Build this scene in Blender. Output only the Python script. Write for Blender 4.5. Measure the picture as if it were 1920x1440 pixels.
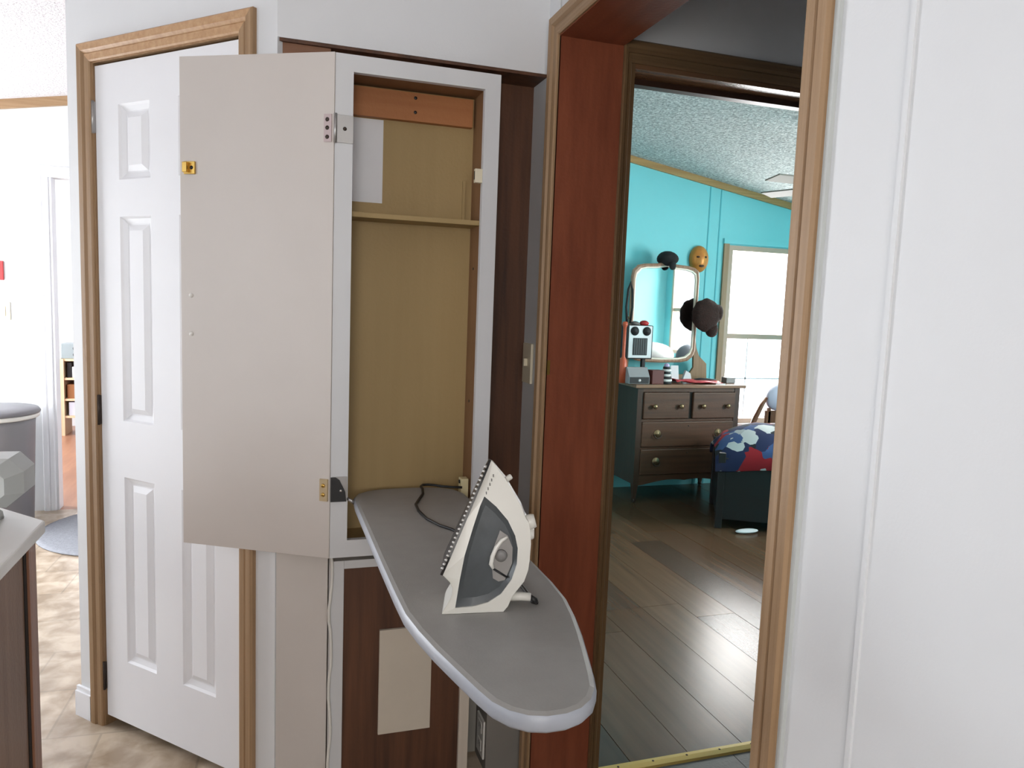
import bpy, bmesh, math, random
from mathutils import Vector, Matrix
random.seed(7)
for o in list(bpy.data.objects): bpy.data.objects.remove(o)
SC = bpy.context.scene
COL = SC.collection
# ------------------------------------------------------------------ camera
yaw, pitch, roll = math.radians(18.313), math.radians(-6.042), math.radians(2.166)
F = Vector((math.sin(yaw)*math.cos(pitch), math.cos(yaw)*math.cos(pitch), math.sin(pitch)))
R0 = Vector((math.cos(yaw), -math.sin(yaw), 0)); U0 = R0.cross(F)
R = math.cos(roll)*R0 + math.sin(roll)*U0; U = -math.sin(roll)*R0 + math.cos(roll)*U0
cd = bpy.data.cameras.new('camera'); cam = bpy.data.objects.new('camera', cd); COL.objects.link(cam)
cd.sensor_width = 36; cd.lens = 1403.03/1920*36; cd.clip_start = .02
cam.matrix_world = Matrix(((R.x, U.x, -F.x, 0), (R.y, U.y, -F.y, 0), (R.z, U.z, -F.z, 1.405), (0, 0, 0, 1)))
SC.camera = cam
# ------------------------------------------------------------------ world, lights, exposure
w = bpy.data.worlds.new('sky'); SC.world = w; w.use_nodes = True
w.node_tree.nodes['Background'].inputs[0].default_value = (.93, .96, 1, 1)
w.node_tree.nodes['Background'].inputs[1].default_value = 4.0
def area(name, loc, d, sx, sy, power, col=(.90, .95, 1)):
    l = bpy.data.lights.new(name, 'AREA'); l.shape = 'RECTANGLE'; l.size = sx; l.size_y = sy; l.energy = power; l.color = col
    o = bpy.data.objects.new(name, l); COL.objects.link(o); o.location = loc
    o.rotation_euler = Vector(d).to_track_quat('-Z', 'Z').to_euler()
    return o
area('daylight_kitchen_window', (-3.12, .55, 1.45), (1, 0, 0), 1.9, 1.3, 15, (.70, .85, 1))
area('daylight_dining_window', (-2.42, 4.15, 1.2), (1, 0, 0), 1.8, 1.9, 112, (.93, .96, 1))
area('rear_fill_added', (-.55, -2.22, 1.5), (0, 1, 0), 1.5, 1.1, 46, (1, .93, .85))  # warm frontal fill added behind the camera, shining through an invented window
area('daylight_bedroom_window', (3.93, 5.38, 1.23), (0, -1, 0), .80, 1.40, 60, (1, .99, .97))
area('daylight_bedroom_side_window', (5.35, 2.75, 1.55), (-1, 0, 0), 1.5, 1.5, 330, (1, .99, .97))
area('daylight_den_window', (-3.3, 6.9, 1.4), (1, 0, 0), 1.6, 1.3, 160)
SC.view_settings.view_transform = 'Standard'; SC.view_settings.look = 'None'
SC.view_settings.gamma = 1; SC.view_settings.use_curve_mapping = False
SC.view_settings.exposure = 0.0

# ------------------------------------------------------------------ helpers
def lin(c):
    return tuple(((v/255)/12.92 if v/255 <= .04045 else ((v/255+.055)/1.055)**2.4) for v in c) + (1,)
MATS = {}
def mat(name, col, rough=.6, metal=0, col2=None, scale=(8, 8, 8), bump=0, bscale=60, contrast=.5, detail=4, spec=.5):
    """plain principled with an optional second colour mixed in by stretched noise and optional bump"""
    if name in MATS: return MATS[name]
    m = bpy.data.materials.new(name); m.use_nodes = True; nt = m.node_tree; N = nt.nodes; L = nt.links
    b = N['Principled BSDF']; b.inputs['Roughness'].default_value = rough; b.inputs['Metallic'].default_value = metal
    b.inputs['Specular IOR Level'].default_value = spec
    tc = N.new('ShaderNodeTexCoord')
    c1 = lin(col); c2 = lin(col2) if col2 else tuple(v*.93 for v in c1[:3]) + (1,)
    mp = N.new('ShaderNodeMapping'); mp.inputs['Scale'].default_value = scale
    no = N.new('ShaderNodeTexNoise'); no.inputs['Scale'].default_value = 1; no.inputs['Detail'].default_value = detail; no.inputs['Roughness'].default_value = .6
    rp = N.new('ShaderNodeValToRGB'); rp.color_ramp.elements[0].position = .5-contrast/2; rp.color_ramp.elements[1].position = .5+contrast/2
    rp.color_ramp.elements[0].color = c1; rp.color_ramp.elements[1].color = c2
    L.new(tc.outputs['Object'], mp.inputs[0]); L.new(mp.outputs[0], no.inputs['Vector']); L.new(no.outputs['Fac'], rp.inputs[0]); L.new(rp.outputs[0], b.inputs['Base Color'])
    if bump:
        n2 = N.new('ShaderNodeTexNoise'); n2.inputs['Scale'].default_value = bscale; n2.inputs['Detail'].default_value = 3
        bp = N.new('ShaderNodeBump'); bp.inputs['Strength'].default_value = bump; bp.inputs['Distance'].default_value = .01
        L.new(tc.outputs['Object'], n2.inputs['Vector']); L.new(n2.outputs['Fac'], bp.inputs['Height']); L.new(bp.outputs[0], b.inputs['Normal'])
    MATS[name] = m
    return m
def wood(name, a, b, axis='z', rough=.45, fine=90, coarse=1.6, contrast=.45, spec=.4, bump=.08):
    s = {'x': (coarse, fine, fine), 'y': (fine, coarse, fine), 'z': (fine, fine, coarse)}[axis]
    return mat(name, a, rough, 0, b, s, bump, 120, contrast, 5, spec)

class MB:
    def __init__(s): s.v = []; s.f = []; s.sm = set()
    def quadlist(s, V, Fc, smooth=False):
        n = len(s.v); s.v += [tuple(p) for p in V]
        for f in Fc:
            if smooth: s.sm.add(len(s.f))
            s.f.append([i+n for i in f])
        return s
    def box(s, x0, x1, y0, y1, z0, z1):
        V = [(x, y, z) for z in (z0, z1) for y in (y0, y1) for x in (x0, x1)]
        return s.quadlist(V, [(0, 2, 3, 1), (4, 5, 7, 6), (0, 1, 5, 4), (2, 6, 7, 3), (0, 4, 6, 2), (1, 3, 7, 5)])
    def obox(s, O, A, B, C, a0, a1, b0, b1, c0, c1):
        O, A, B, C = map(Vector, (O, A, B, C))
        V = [O+A*a+B*b+C*c for c in (c0, c1) for b in (b0, b1) for a in (a0, a1)]
        return s.quadlist(V, [(0, 2, 3, 1), (4, 5, 7, 6), (0, 1, 5, 4), (2, 6, 7, 3), (0, 4, 6, 2), (1, 3, 7, 5)])
    def loft(s, rings, cap0=True, cap1=True, closed=True, smooth=False):
        k = len(rings[0]); V = [p for r in rings for p in r]; Fc = []
        for i in range(len(rings)-1):
            for j in range(k if closed else k-1):
                Fc.append((i*k+j, i*k+(j+1) % k, (i+1)*k+(j+1) % k, (i+1)*k+j))
        n0 = len(s.f)
        s.quadlist(V, Fc, smooth)
        base = len(s.v)-len(V)
        if cap0: s.f.append([base+j for j in range(k)][::-1])
        if cap1: s.f.append([base+(len(rings)-1)*k+j for j in range(k)])
        return s
    def prism(s, poly, off):
        off = Vector(off); return s.loft([[Vector(p) for p in poly], [Vector(p)+off for p in poly]])
    def tube(s, path, r, n=8, smooth=True):
        P = [Vector(p) for p in path]; rr = r if isinstance(r, (list, tuple)) else [r]*len(P); rings = []
        prev = None
        for i, p in enumerate(P):
            t = (P[min(i+1, len(P)-1)]-P[max(i-1, 0)]).normalized()
            a = prev if prev else (Vector((0, 0, 1)) if abs(t.z) < .9 else Vector((1, 0, 0)))
            u = (a - t*a.dot(t)).normalized(); v = t.cross(u); prev = u
            rings.append([p+(u*math.cos(2*math.pi*k/n)+v*math.sin(2*math.pi*k/n))*rr[i] for k in range(n)])
        return s.loft(rings, smooth=smooth)
    def lathe(s, O, axis, prof, n=20, smooth=True):
        O = Vector(O); a = Vector(axis).normalized(); t = Vector((0, 0, 1)) if abs(a.z) < .9 else Vector((1, 0, 0))
        u = (t-a*t.dot(a)).normalized(); v = a.cross(u)
        return s.loft([[O+a*h+(u*math.cos(2*math.pi*k/n)+v*math.sin(2*math.pi*k/n))*max(r, 1e-4) for k in range(n)] for r, h in prof], smooth=smooth)
    def blob(s, c, rx, ry, rz, n=16, m=10, fn=None):
        c = Vector(c); rings = []
        for i in range(m+1):
            ph = -math.pi/2+math.pi*i/m; ring = []
            for k in range(n):
                th = 2*math.pi*k/n; d = Vector((math.cos(ph)*math.cos(th), math.cos(ph)*math.sin(th), math.sin(ph)))
                if i in (0, m): d = Vector((1e-3*math.cos(th), 1e-3*math.sin(th), d.z))
                q = fn(d) if fn else 1
                ring.append(c+Vector((d.x*rx, d.y*ry, d.z*rz))*q)
            rings.append(ring)
        return s.loft(rings, smooth=True)
    def build(s, name, m, parent=None, bevel=0, segs=2, tri=False, normals=True):
        me = bpy.data.meshes.new(name); me.from_pydata(s.v, [], s.f)
        for i in s.sm: me.polygons[i].use_smooth = True
        bm = bmesh.new(); bm.from_mesh(me)
        if tri: bmesh.ops.triangulate(bm, faces=[f for f in bm.faces if len(f.verts) > 4])
        if normals: bmesh.ops.recalc_face_normals(bm, faces=bm.faces)
        bm.to_mesh(me); bm.free()
        me.materials.append(m)
        o = bpy.data.objects.new(name, me); COL.objects.link(o)
        if parent:
            o.parent = parent; o.matrix_parent_inverse = PINV(parent)
        if bevel:
            b = o.modifiers.new('bevel', 'BEVEL'); b.width = bevel; b.segments = segs; b.limit_method = 'ANGLE'; b.angle_limit = math.radians(40)
        return o
def PINV(p):
    M = Matrix.Identity(4); q = p
    while q: M = Matrix.Translation(q.location) @ M; q = q.parent if q.type == 'EMPTY' else None
    return Matrix.Translation(p.location).inverted() if p.type == 'EMPTY' else Matrix.Identity(4)
def thing(name, label, cat, loc=(0, 0, 0), group=None):
    o = bpy.data.objects.new(name, None); COL.objects.link(o); o.location = loc; o.empty_display_size = .05
    o['label'] = label; o['category'] = cat
    if group: o['group'] = group
    return o
def tag(o, label, cat=None, group=None, kind=None):
    o['label'] = label
    if cat: o['category'] = cat
    if group: o['group'] = group
    if kind: o['kind'] = kind
    return o
def struct(o, label, cat=None): return tag(o, label, cat, None, 'structure')
def sthing(name, label, cat, loc=(0, 0, 0)):
    o = thing(name, label, cat, loc); o['kind'] = 'structure'; return o
def bx(name, m, parent, dims, bevel=0):
    return MB().box(*dims).build(name, m, parent, bevel)
def casing(parent, O, S, N, s0, s1, z0, z1, prof, mleg, mhead, legs=(True, True)):
    O, S, N = map(Vector, (O, S, N)); Z = Vector((0, 0, 1)); out = []
    if legs[1]: out.append(MB().loft([[O+S*(s1+a)+N*b+Z*z0 for a, b in prof], [O+S*(s1+a)+N*b+Z*(z1+a) for a, b in prof]]).build('casing_leg', mleg, parent))
    if legs[0]: out.append(MB().loft([[O+S*(s0-a)+N*b+Z*z0 for a, b in prof], [O+S*(s0-a)+N*b+Z*(z1+a) for a, b in prof]]).build('casing_leg', mleg, parent))
    out.append(MB().loft([[O+S*(s0-a)+N*b+Z*(z1+a) for a, b in prof], [O+S*(s1+a)+N*b+Z*(z1+a) for a, b in prof]]).build('casing_head', mhead, parent))
    return out
PROF = lambda w: [(0, 0), (0, .008), (.08*w, .011), (.40*w, .012), (.46*w, .009), (.52*w, .012), (.60*w, .016), (.92*w, .017), (w, .012), (w, 0)]

# ------------------------------------------------------------------ materials
white = mat('white_wall_paint', (222, 224, 226), .55, 0, (217, 219, 221), (2, 2, 2), .03, 200)
white2 = mat('white_door_paint', (236, 237, 240), .4, 0, (231, 232, 236), (3, 3, 3))
cabw = mat('cabinet_melamine_white', (207, 200, 194), .45, 0, (202, 195, 189), (3, 3, 3))
framew = mat('cabinet_frame_white', (212, 213, 214), .45, 0, (206, 207, 209), (3, 3, 3))
popcorn = mat('popcorn_ceiling', (226, 222, 223), .95, 0, (200, 195, 198), (70, 70, 70), .7, 90, .35)
popbed = mat('popcorn_bedroom_ceiling', (222, 224, 222), .95, 0, (150, 155, 155), (55, 55, 55), 1.0, 75, .30)
oakz = wood('oak_trim_upright', (168, 138, 106), (140, 110, 78), 'z')
oakx = wood('oak_trim_level', (168, 138, 106), (140, 110, 78), 'x')
oakd = wood('oak_trim_diagonal', (196, 160, 122), (172, 132, 94), 'x', fine=60, coarse=60)
oakdk = wood('oak_casing_shaded', (118, 92, 62), (88, 66, 42), 'z')  # the oak trim again, with the hallway shade put into its colour
oakdkx = wood('oak_casing_head_shaded', (118, 92, 62), (88, 66, 42), 'x')
redz = wood('red_mahogany_jamb', (142, 79, 54), (114, 59, 39), 'z', .38, 26, 3.5, .5)
redx = wood('red_mahogany_jamb_head', (142, 79, 54), (114, 59, 39), 'y', .38, 26, 3.5, .5)
brownp = wood('dark_brown_panelling', (108, 70, 48), (58, 38, 27), 'z', .5, 30, 1.6, .5)
brownpx = wood('brown_panelling_level', (150, 108, 80), (116, 78, 56), 'x', .5, 40, 1.2, .6)
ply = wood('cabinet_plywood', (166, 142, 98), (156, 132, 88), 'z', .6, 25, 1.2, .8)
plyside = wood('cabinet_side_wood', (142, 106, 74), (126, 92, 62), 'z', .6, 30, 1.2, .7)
cleatw = wood('cleat_pine', (176, 118, 72), (156, 98, 56), 'x', .6, 30, 1.2, .7)
vinyl = None
teal = mat('teal_wall_paint', (130, 214, 221), .6, 0, (126, 210, 217), (2, 2, 2))
dark = mat('black_plastic', (22, 22, 24), .45)
darkgap = mat('closet_dark', (60, 52, 46), .9)
steel = mat('brushed_steel', (176, 174, 172), .35, .8)
bronze = mat('dark_hinge_metal', (70, 60, 54), .4, .7)
brass = mat('brass', (196, 160, 86), .3, .9)
ivory = mat('ivory_plastic', (226, 216, 190), .4)
whitep = mat('white_plastic', (228, 226, 220), .35)
boardc = mat('grey_ironing_cover', (153, 151, 147), .5, 0, (146, 144, 140), (20, 20, 20), .05, 300)
boardrim = mat('silver_ironing_cover_edge', (164, 168, 176), .4, 0, (154, 158, 167), (20, 20, 20))
paper = mat('white_paper', (226, 227, 230), .8)
cardm = mat('cream_card', (206, 196, 180), .7)

# vinyl kitchen floor: printed slate pattern in tan and grey
def vinyl_mat():
    m = bpy.data.materials.new('printed_slate_vinyl'); m.use_nodes = True; nt = m.node_tree; N = nt.nodes; L = nt.links
    b = N['Principled BSDF']; b.inputs['Roughness'].default_value = .24
    tc = N.new('ShaderNodeTexCoord'); br = N.new('ShaderNodeTexBrick'); mp = N.new('ShaderNodeMapping')
    mp.inputs['Rotation'].default_value = (0, 0, math.radians(3))
    br.inputs['Scale'].default_value = 3.2; br.inputs['Mortar Size'].default_value = .012; br.inputs['Brick Width'].default_value = 1; br.inputs['Row Height'].default_value = 1
    br.inputs['Color1'].default_value = lin((204, 186, 164)); br.inputs['Color2'].default_value = lin((192, 176, 156)); br.inputs['Mortar'].default_value = lin((178, 164, 146))
    no = N.new('ShaderNodeTexNoise'); no.inputs['Scale'].default_value = 9; no.inputs['Detail'].default_value = 10; no.inputs['Distortion'].default_value = .3
    rp = N.new('ShaderNodeValToRGB'); rp.color_ramp.elements[0].position = .38; rp.color_ramp.elements[1].position = .62
    rp.color_ramp.elements[0].color = lin((176, 164, 150)); rp.color_ramp.elements[1].color = (1, 1, 1, 1)
    mx = N.new('ShaderNodeMix'); mx.data_type = 'RGBA'; mx.blend_type = 'MULTIPLY'; mx.inputs[0].default_value = .75
    L.new(tc.outputs['Object'], mp.inputs[0]); L.new(mp.outputs[0], br.inputs['Vector']); L.new(tc.outputs['Object'], no.inputs['Vector'])
    L.new(no.outputs['Fac'], rp.inputs[0]); L.new(br.outputs['Color'], mx.inputs[6]); L.new(rp.outputs[0], mx.inputs[7]); L.new(mx.outputs[2], b.inputs['Base Color'])
    return m
vinyl = vinyl_mat()
def glass_mat():
    m = bpy.data.materials.new('window_glass'); m.use_nodes = True; nt = m.node_tree; N = nt.nodes; L = nt.links
    N.remove(N['Principled BSDF']); t = N.new('ShaderNodeBsdfTransparent'); g = N.new('ShaderNodeBsdfGlossy'); g.inputs['Roughness'].default_value = .02
    mx = N.new('ShaderNodeMixShader'); mx.inputs[0].default_value = .06
    L.new(t.outputs[0], mx.inputs[1]); L.new(g.outputs[0], mx.inputs[2]); L.new(mx.outputs[0], N['Material Output'].inputs[0])
    return m
glass = glass_mat()

# ================================================================== STRUCTURE
# diagonal closet wall: frame O, S (along, to the left), N (towards the room)
ang = math.radians(43.67)
DO = Vector((.025, 2.04, 0)); DS = Vector((-math.sin(ang), math.cos(ang), 0)); DN = Vector((-math.cos(ang), -math.sin(ang), 0)); ZZ = Vector((0, 0, 1))
CEIL = 2.95     # wall height; the kitchen ceiling is vaulted and cuts below this
FLAT = 2.52     # flat ceiling of hall and den
def kz(x): return 2.525+.175*(x+1.316)
# floors
f1 = bx('floor', vinyl, None, (-3.1, .93, -2.1, 5.3, -.1, 0)); struct(f1, 'kitchen floor in tan and grey slate patterned vinyl', 'floor')
# walls of the kitchen
def wallbox(name, label, boxes, m=white):
    b = MB()
    for d in boxes: b.box(*d)
    return struct(b.build(name, m), label, 'wall')
wallbox('wall_right', 'white panelled wall running past the trimmed bedroom hallway opening', [(.745, .93, -2.1, .945, 0, CEIL), (.745, .93, .945, 1.95, 2.125, CEIL)])
# vertical batten joints on right wall
for y in (.752, -.47):
    t = bx('trim_1', white, None, (.741, .747, y-.004, y+.004, 0, CEIL)); struct(t, 'narrow white batten strip on the white right wall', 'trim'); t['group'] = 'wall battens'
wallbox('wall_pier', 'narrow white wall end beside the cabinet recess with the light switch', [(.745, .95, 1.96, 2.2, 0, CEIL)])
wallbox('wall_header', 'grey white wall above the ironing cabinet recess', [(.025, .745, 2.04, 2.15, 2.048, CEIL)])
wallbox('wall_recess_left', 'grey white strip of wall beside the cabinet under its open door', [(.028, .163, 2.04, 2.15, 0, 1.93)], cabw)
struct(bx('wall_recess_back', brownp, None, (.025, .95, 2.15, 2.2, 0, 2.2)), 'dark brown wood panelling at the back of the cabinet recess', 'wall')
struct(bx('wall_recess_soffit', brownp, None, (.03, .744, 2.042, 2.149, 2.040, 2.050)), 'dark unfinished underside of the recess header', 'wall')
# lighter paneling strip visible above open cabinet door
struct(MB().box(.156, .45, 2.088, 2.15, 1.931, 2.040).box(.0275, .156, 2.052, 2.15, 1.931, 2.040).build('trim_2', brownpx), 'light brown bare board above the open cabinet door', 'trim')
# diag wall pieces
def dbox(name, label, s0, s1, z0, z1, m=white, n0=-.10, n1=0, cat='wall', parent=None):
    o = MB().obox(DO, DS, DN, ZZ, s0, s1, n0, n1, z0, z1).build(name, m, parent)
    if not parent: struct(o, label, cat)
    return o
b = MB()
b.obox(DO, DS, DN, ZZ, 0, .128, -.10, 0, 0, CEIL); b.obox(DO, DS, DN, ZZ, .746, .872, -.10, 0, 0, CEIL); b.obox(DO, DS, DN, ZZ, .128, .746, -.10, 0, 2.072, CEIL)
struct(b.build('wall_diagonal', white), 'white angled wall holding the six panel closet door', 'wall')
dbox('wall_closet_inside', 'dark inside of the closet behind the white door', 0, .872, 0, CEIL, darkgap, -.62, -.56)
dbox('wall_closet_end', 'white end wall of the closet facing the dining area', .79, .872, 0, CEIL, white, -.56, -.10)
# far kitchen wall with doorway to the den
wallbox('wall_far', 'bright white far wall of the dining area with an open doorway', [(-3.1, -1.26, 5.3, 5.4, 0, CEIL), (-.45, .9, 5.3, 5.4, 0, CEIL), (-1.26, -.45, 5.3, 5.4, 2.07, CEIL)])
wallbox('wall_left', 'white window wall of the kitchen', [(-3.1, -3, -2.1, -.40, 0, CEIL), (-3.1, -3, 1.5, 2.95, 0, CEIL), (-3.1, -2.3, 2.95, 3.05, 0, CEIL), (-2.4, -2.3, 3.05, 3.25, 0, CEIL), (-2.4, -2.3, 5.05, 5.3, 0, CEIL), (-3.1, -3, -.40, 1.5, 0, .8), (-3.1, -3, -.40, 1.5, 2.1, CEIL), (-2.4, -2.3, 3.25, 5.05, 0, .25), (-2.4, -2.3, 3.25, 5.05, 2.15, CEIL)])  # unseen; dining end set inward so its window lights the far wall more
wallbox('wall_rear', 'white rear wall of the kitchen', [(-3.1, -1.30, -2.2, -2.1, 0, CEIL), (.20, 2.2, -2.2, -2.1, 0, CEIL), (-1.30, .20, -2.2, -2.1, 0, .95), (-1.30, .20, -2.2, -2.1, 2.05, CEIL)])
c1 = MB().prism([(-3.1, -2.2, kz(-3.1)), (.93, -2.2, kz(.93)), (.93, -2.2, kz(.93)+.08), (-3.1, -2.2, kz(-3.1)+.08)], (0, 7.55, 0)).build('ceiling', popcorn); struct(c1, 'sloping white popcorn textured kitchen ceiling', 'ceiling')
# window frames kitchen
def window(n, label, O, S, N, w, z0, z1, rail=None, fr=.045, fm=None, depth=.08):
    O, S, N = map(Vector, (O, S, N)); W = sthing('window_%d' % n, label, 'window', O+S*(w/2)+ZZ*z0); fm = fm or white2
    for a0, a1, c0, c1 in ((0, fr, z0, z1), (w-fr, w, z0, z1), (fr, w-fr, z0, z0+fr), (fr, w-fr, z1-fr, z1)):
        MB().obox(O, S, N, ZZ, a0, a1, -depth, .01, c0, c1).build('window_frame', fm, W)
    if rail:
        MB().obox(O, S, N, ZZ, fr, w-fr, -depth+.02, -.005, rail-.02, rail+.02).build('meeting_rail', fm, W)
        MB().obox(O, S, N, ZZ, fr, w-fr, -.05, -.046, z0+fr, rail-.02).build('pane', glass, W)
        MB().obox(O, S, N, ZZ, fr, w-fr, -.04, -.036, rail+.02, z1-fr).build('pane', glass, W)
    else:
        MB().obox(O, S, N, ZZ, fr, w-fr, -.05, -.046, z0+fr, z1-fr).build('pane', glass, W)
    return W
window(1, 'white framed kitchen window on the left wall', (-3, -.40, 0), (0, 1, 0), (1, 0, 0), 1.9, .8, 2.1, 1.45)
window(2, 'tall white framed dining area window', (-2.3, 3.25, 0), (0, 1, 0), (1, 0, 0), 1.8, .25, 2.15)
window(3, 'added white framed window in the unseen rear kitchen wall', (-1.30, -2.1, 0), (1, 0, 0), (0, 1, 0), 1.5, .95, 2.05, 1.5)  # invented opening, placed to let the frontal fill reach the recess
# oak ceiling trim on the far wall
struct(MB().prism([(-2.3, 5.278, kz(-2.3)-.054), (.75, 5.278, kz(.75)-.054), (.75, 5.278, kz(.75)), (-2.3, 5.278, kz(-2.3))], (0, .022, 0)).build('trim_3', oakx), 'sloping orange oak trim strip where far wall meets ceiling', 'trim')
# white casing of den doorway
dc = sthing('trim_4', 'white casing around the den doorway in the far wall', 'trim', (-.85, 5.3, 0))
casing(dc, (0, 5.3, 0), (-1, 0, 0), (0, -1, 0), .45, 1.26, 0, 2.07, PROF(.065), white2, white2)
for x0, x1 in ((-1.26, -1.245), (-.465, -.45)): bx('door_jamb', white2, dc, (x0, x1, 5.3, 5.4, 0, 2.07))
# den
f4 = bx('floor', wood('den_laminate', (176, 128, 100), (150, 104, 80), 'y', .35, 14, 1.5), None, (-3.3, .8, 5.3, 8.7, -.1, 0)); struct(f4, 'reddish brown laminate floor in the den beyond', 'floor')
wallbox('wall_den', 'white walls of the den beyond the dining doorway', [(-3.3, .8, 8.6, 8.7, 0, CEIL), (.75, .85, 5.4, 8.7, 0, CEIL), (-3.4, -3.3, 5.3, 6.1, 0, CEIL), (-3.4, -3.3, 7.7, 8.7, 0, CEIL), (-3.4, -3.3, 6.1, 7.7, 0, .75), (-3.4, -3.3, 6.1, 7.7, 2.05, CEIL)])
struct(bx('ceiling', popcorn, None, (-3.4, .85, 5.4, 8.7, FLAT, FLAT+.08)), 'white popcorn ceiling of the den', 'ceiling')
window(4, 'white framed window in the den', (-3.3, 6.1, 0), (0, 1, 0), (1, 0, 0), 1.6, .75, 2.05, 1.4)

# ---- opening A: red-brown jambs and oak casing
ja = sthing('trim_5', 'oak casing and wide reddish brown jambs of the hallway opening', 'trim', (.745, 1.45, 0))
bx('jamb_side', redz, ja, (.742, .93, 1.945, 1.962, 0, 2.125))
bx('jamb_side', redz, ja, (.742, .93, .933, .946, 0, 2.125))
bx('jamb_head', redx, ja, (.742, .93, .933, 1.962, 2.122, 2.138))
casing(ja, (.745, 0, 0), (0, 1, 0), (-1, 0, 0), .945, 1.945, 0, 2.125, PROF(.058), oakz, wood('oak_trim_y', (168, 138, 106), (140, 110, 78), 'y'))
# caulk line beside near casing
bx('caulk_bead', mat('grey_caulk', (196, 200, 198), .7), ja, (.738, .746, .878, .888, 0, CEIL-.2))
bx('strike_plate', brass, ja, (.7445, .7525, 1.943, 1.947, 1.215, 1.255))
# ---- hall
bx_h = MB(); HW = [(2.2, 2.3, -2.1, 1.95, 0, CEIL)]
wallbox('wall_hall_right', 'white end wall of the small hallway', HW)
struct(bx('ceiling', white, None, (.93, 2.3, -2.2, 1.95, FLAT, FLAT+.08)), 'white ceiling of the small hallway', 'ceiling')
hallfl = sthing('floor', 'dark grey plank floor of the small hallway before the threshold', 'floor', (1.5, 1.0, 0))
hp = [wood('hall_plank_%d' % i, c, tuple(int(v*.8) for v in c), 'x', .4, 20, 1.5) for i, c in enumerate([(92, 88, 84), (82, 79, 76), (100, 95, 90)])]
bx('subfloor', darkgap, hallfl, (.93, 2.2, -2.1, 1.95, -.1, -.008))
y = 1.915; i = 0
while y > .2:
    x = .93
    cut = random.uniform(.3, .9)
    for x1 in (.93+cut, 2.2):
        bx('plank', hp[i % 3], hallfl, (x+.001, x1-.001, y-.148, y-.001, -.01, 0)); x = x1; i += 1
    y -= .15
# ---- wall B (bedroom door wall)
wallbox('wall_bedroom_front', 'grey white wall above and beside the bedroom doorway', [(.93, .955, 1.95, 2.05, 0, CEIL+.5), (.955, 1.72, 1.95, 2.05, 2.08, CEIL+.5), (1.72, 4.9, 1.95, 2.05, 0, CEIL+.5)])
jb = sthing('trim_6', 'shade toned oak casing and jambs of the bedroom doorway', 'trim', (1.33, 1.95, 0))
o_ = Vector((0, 1.95, 0))
pb = PROF(.06)
MB().loft([[Vector((.955-a*.42, 1.95-b_, 0)) for a, b_ in pb], [Vector((.955-a*.42, 1.95-b_, 2.08+a)) for a, b_ in pb]]).build('casing_leg', oakdk, jb)
MB().loft([[Vector((1.72+a, 1.95-b_, 0)) for a, b_ in pb], [Vector((1.72+a, 1.95-b_, 2.08+a)) for a, b_ in pb]]).build('casing_leg', oakdk, jb)
MB().loft([[Vector((.955-a*.42, 1.95-b_, 2.08+a)) for a, b_ in pb], [Vector((1.72+a, 1.95-b_, 2.08+a)) for a, b_ in pb]]).build('casing_head', oakdkx, jb)
bx('jamb_side', oakdk, jb, (.953, .968, 1.945, 2.06, 0, 2.08)); bx('jamb_side', oakdk, jb, (1.707, 1.722, 1.945, 2.06, 0, 2.08))
bx('jamb_head', wood('door_head_varnish', (120, 88, 62), (92, 64, 44), 'x', .22), jb, (.968, 1.707, 1.945, 2.06, 2.067, 2.082))
bx('door_stop', mat('door_stop_dark', (58, 36, 26), .4), jb, (.968, 1.707, 2.025, 2.058, 2.050, 2.067))
# threshold strip
th = MB().loft([[Vector((x, yy, zz)) for yy, zz in ((1.912, 0), (1.917, .006), (1.935, .009), (1.952, .006), (1.957, 0))] for x in (.955, 1.72)]).build('trim_7', mat('brass_yellow_threshold', (214, 186, 104), .45, .2))
struct(th, 'yellow metal threshold strip across the bedroom doorway floor', 'trim')
for k in range(6):
    sc = MB().lathe((1.03+k*.12, 1.935, .0088), (0, 0, 1), [(.004, 0), (.003, .0012), (.0005, .0014)], 8).build('screw', bronze, th)
# ---- bedroom
bf = sthing('floor', 'brown wood plank bedroom floor running away from the doorway', 'floor', (2.8, 3.6, 0))
bx('subfloor', darkgap, bf, (.85, 4.9, 1.95, 5.3, -.1, -.008))
PC = [(98, 74, 56), (88, 66, 50), (104, 80, 60), (92, 68, 49), (82, 64, 51), (100, 75, 56)]
PM = [wood('bedroom_plank_%d' % i, c, tuple(int(v*.78) for v in c), 'y', .27, 26, 1.1, .6, .42, .02) for i, c in enumerate(PC)]
xs = [.87]+[1.085+.2035*k for k in range(-1, 20)]
xs = sorted(set(round(v, 4) for v in xs if v < 4.85))+[4.88]
for a, c in zip(xs[:-1], xs[1:]):
    y = 1.957; L0 = random.uniform(.35, 1.3)
    while y < 5.29:
        y1 = min(y+L0, 5.3)
        dz = random.uniform(-.0006, 0)
        bx('plank', random.choice(PM), bf, (a+.0012, c-.0012, y+.001, y1-.001, -.01, dz)); y = y1; L0 = 1.25
def cz(x): return 2.980-.1625*x
YT = 5.25
def teal_wall(name, label, pts, off): return struct(MB().prism(pts, off).build(name, teal), label, 'wall')
WX0, WX1, WZ0, WZ1 = 3.52, 4.32, .50, 1.945
b = MB()
def wz(b, x0, x1, z0, z1=None):
    if z1: b.box(x0, x1, YT, YT+.1, z0, z1)
    else: b.prism([(x0, YT, z0), (x1, YT, z0), (x1, YT, cz(x1)), (x0, YT, cz(x0))], (0, .1, 0))
wz(b, .85, WX0, 0); wz(b, WX1, 4.9, 0); wz(b, WX0, WX1, 0, WZ0); wz(b, WX0, WX1, WZ1)
struct(b.build('wall_bedroom_back', teal), 'bright teal bedroom wall behind the dresser', 'wall')
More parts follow.
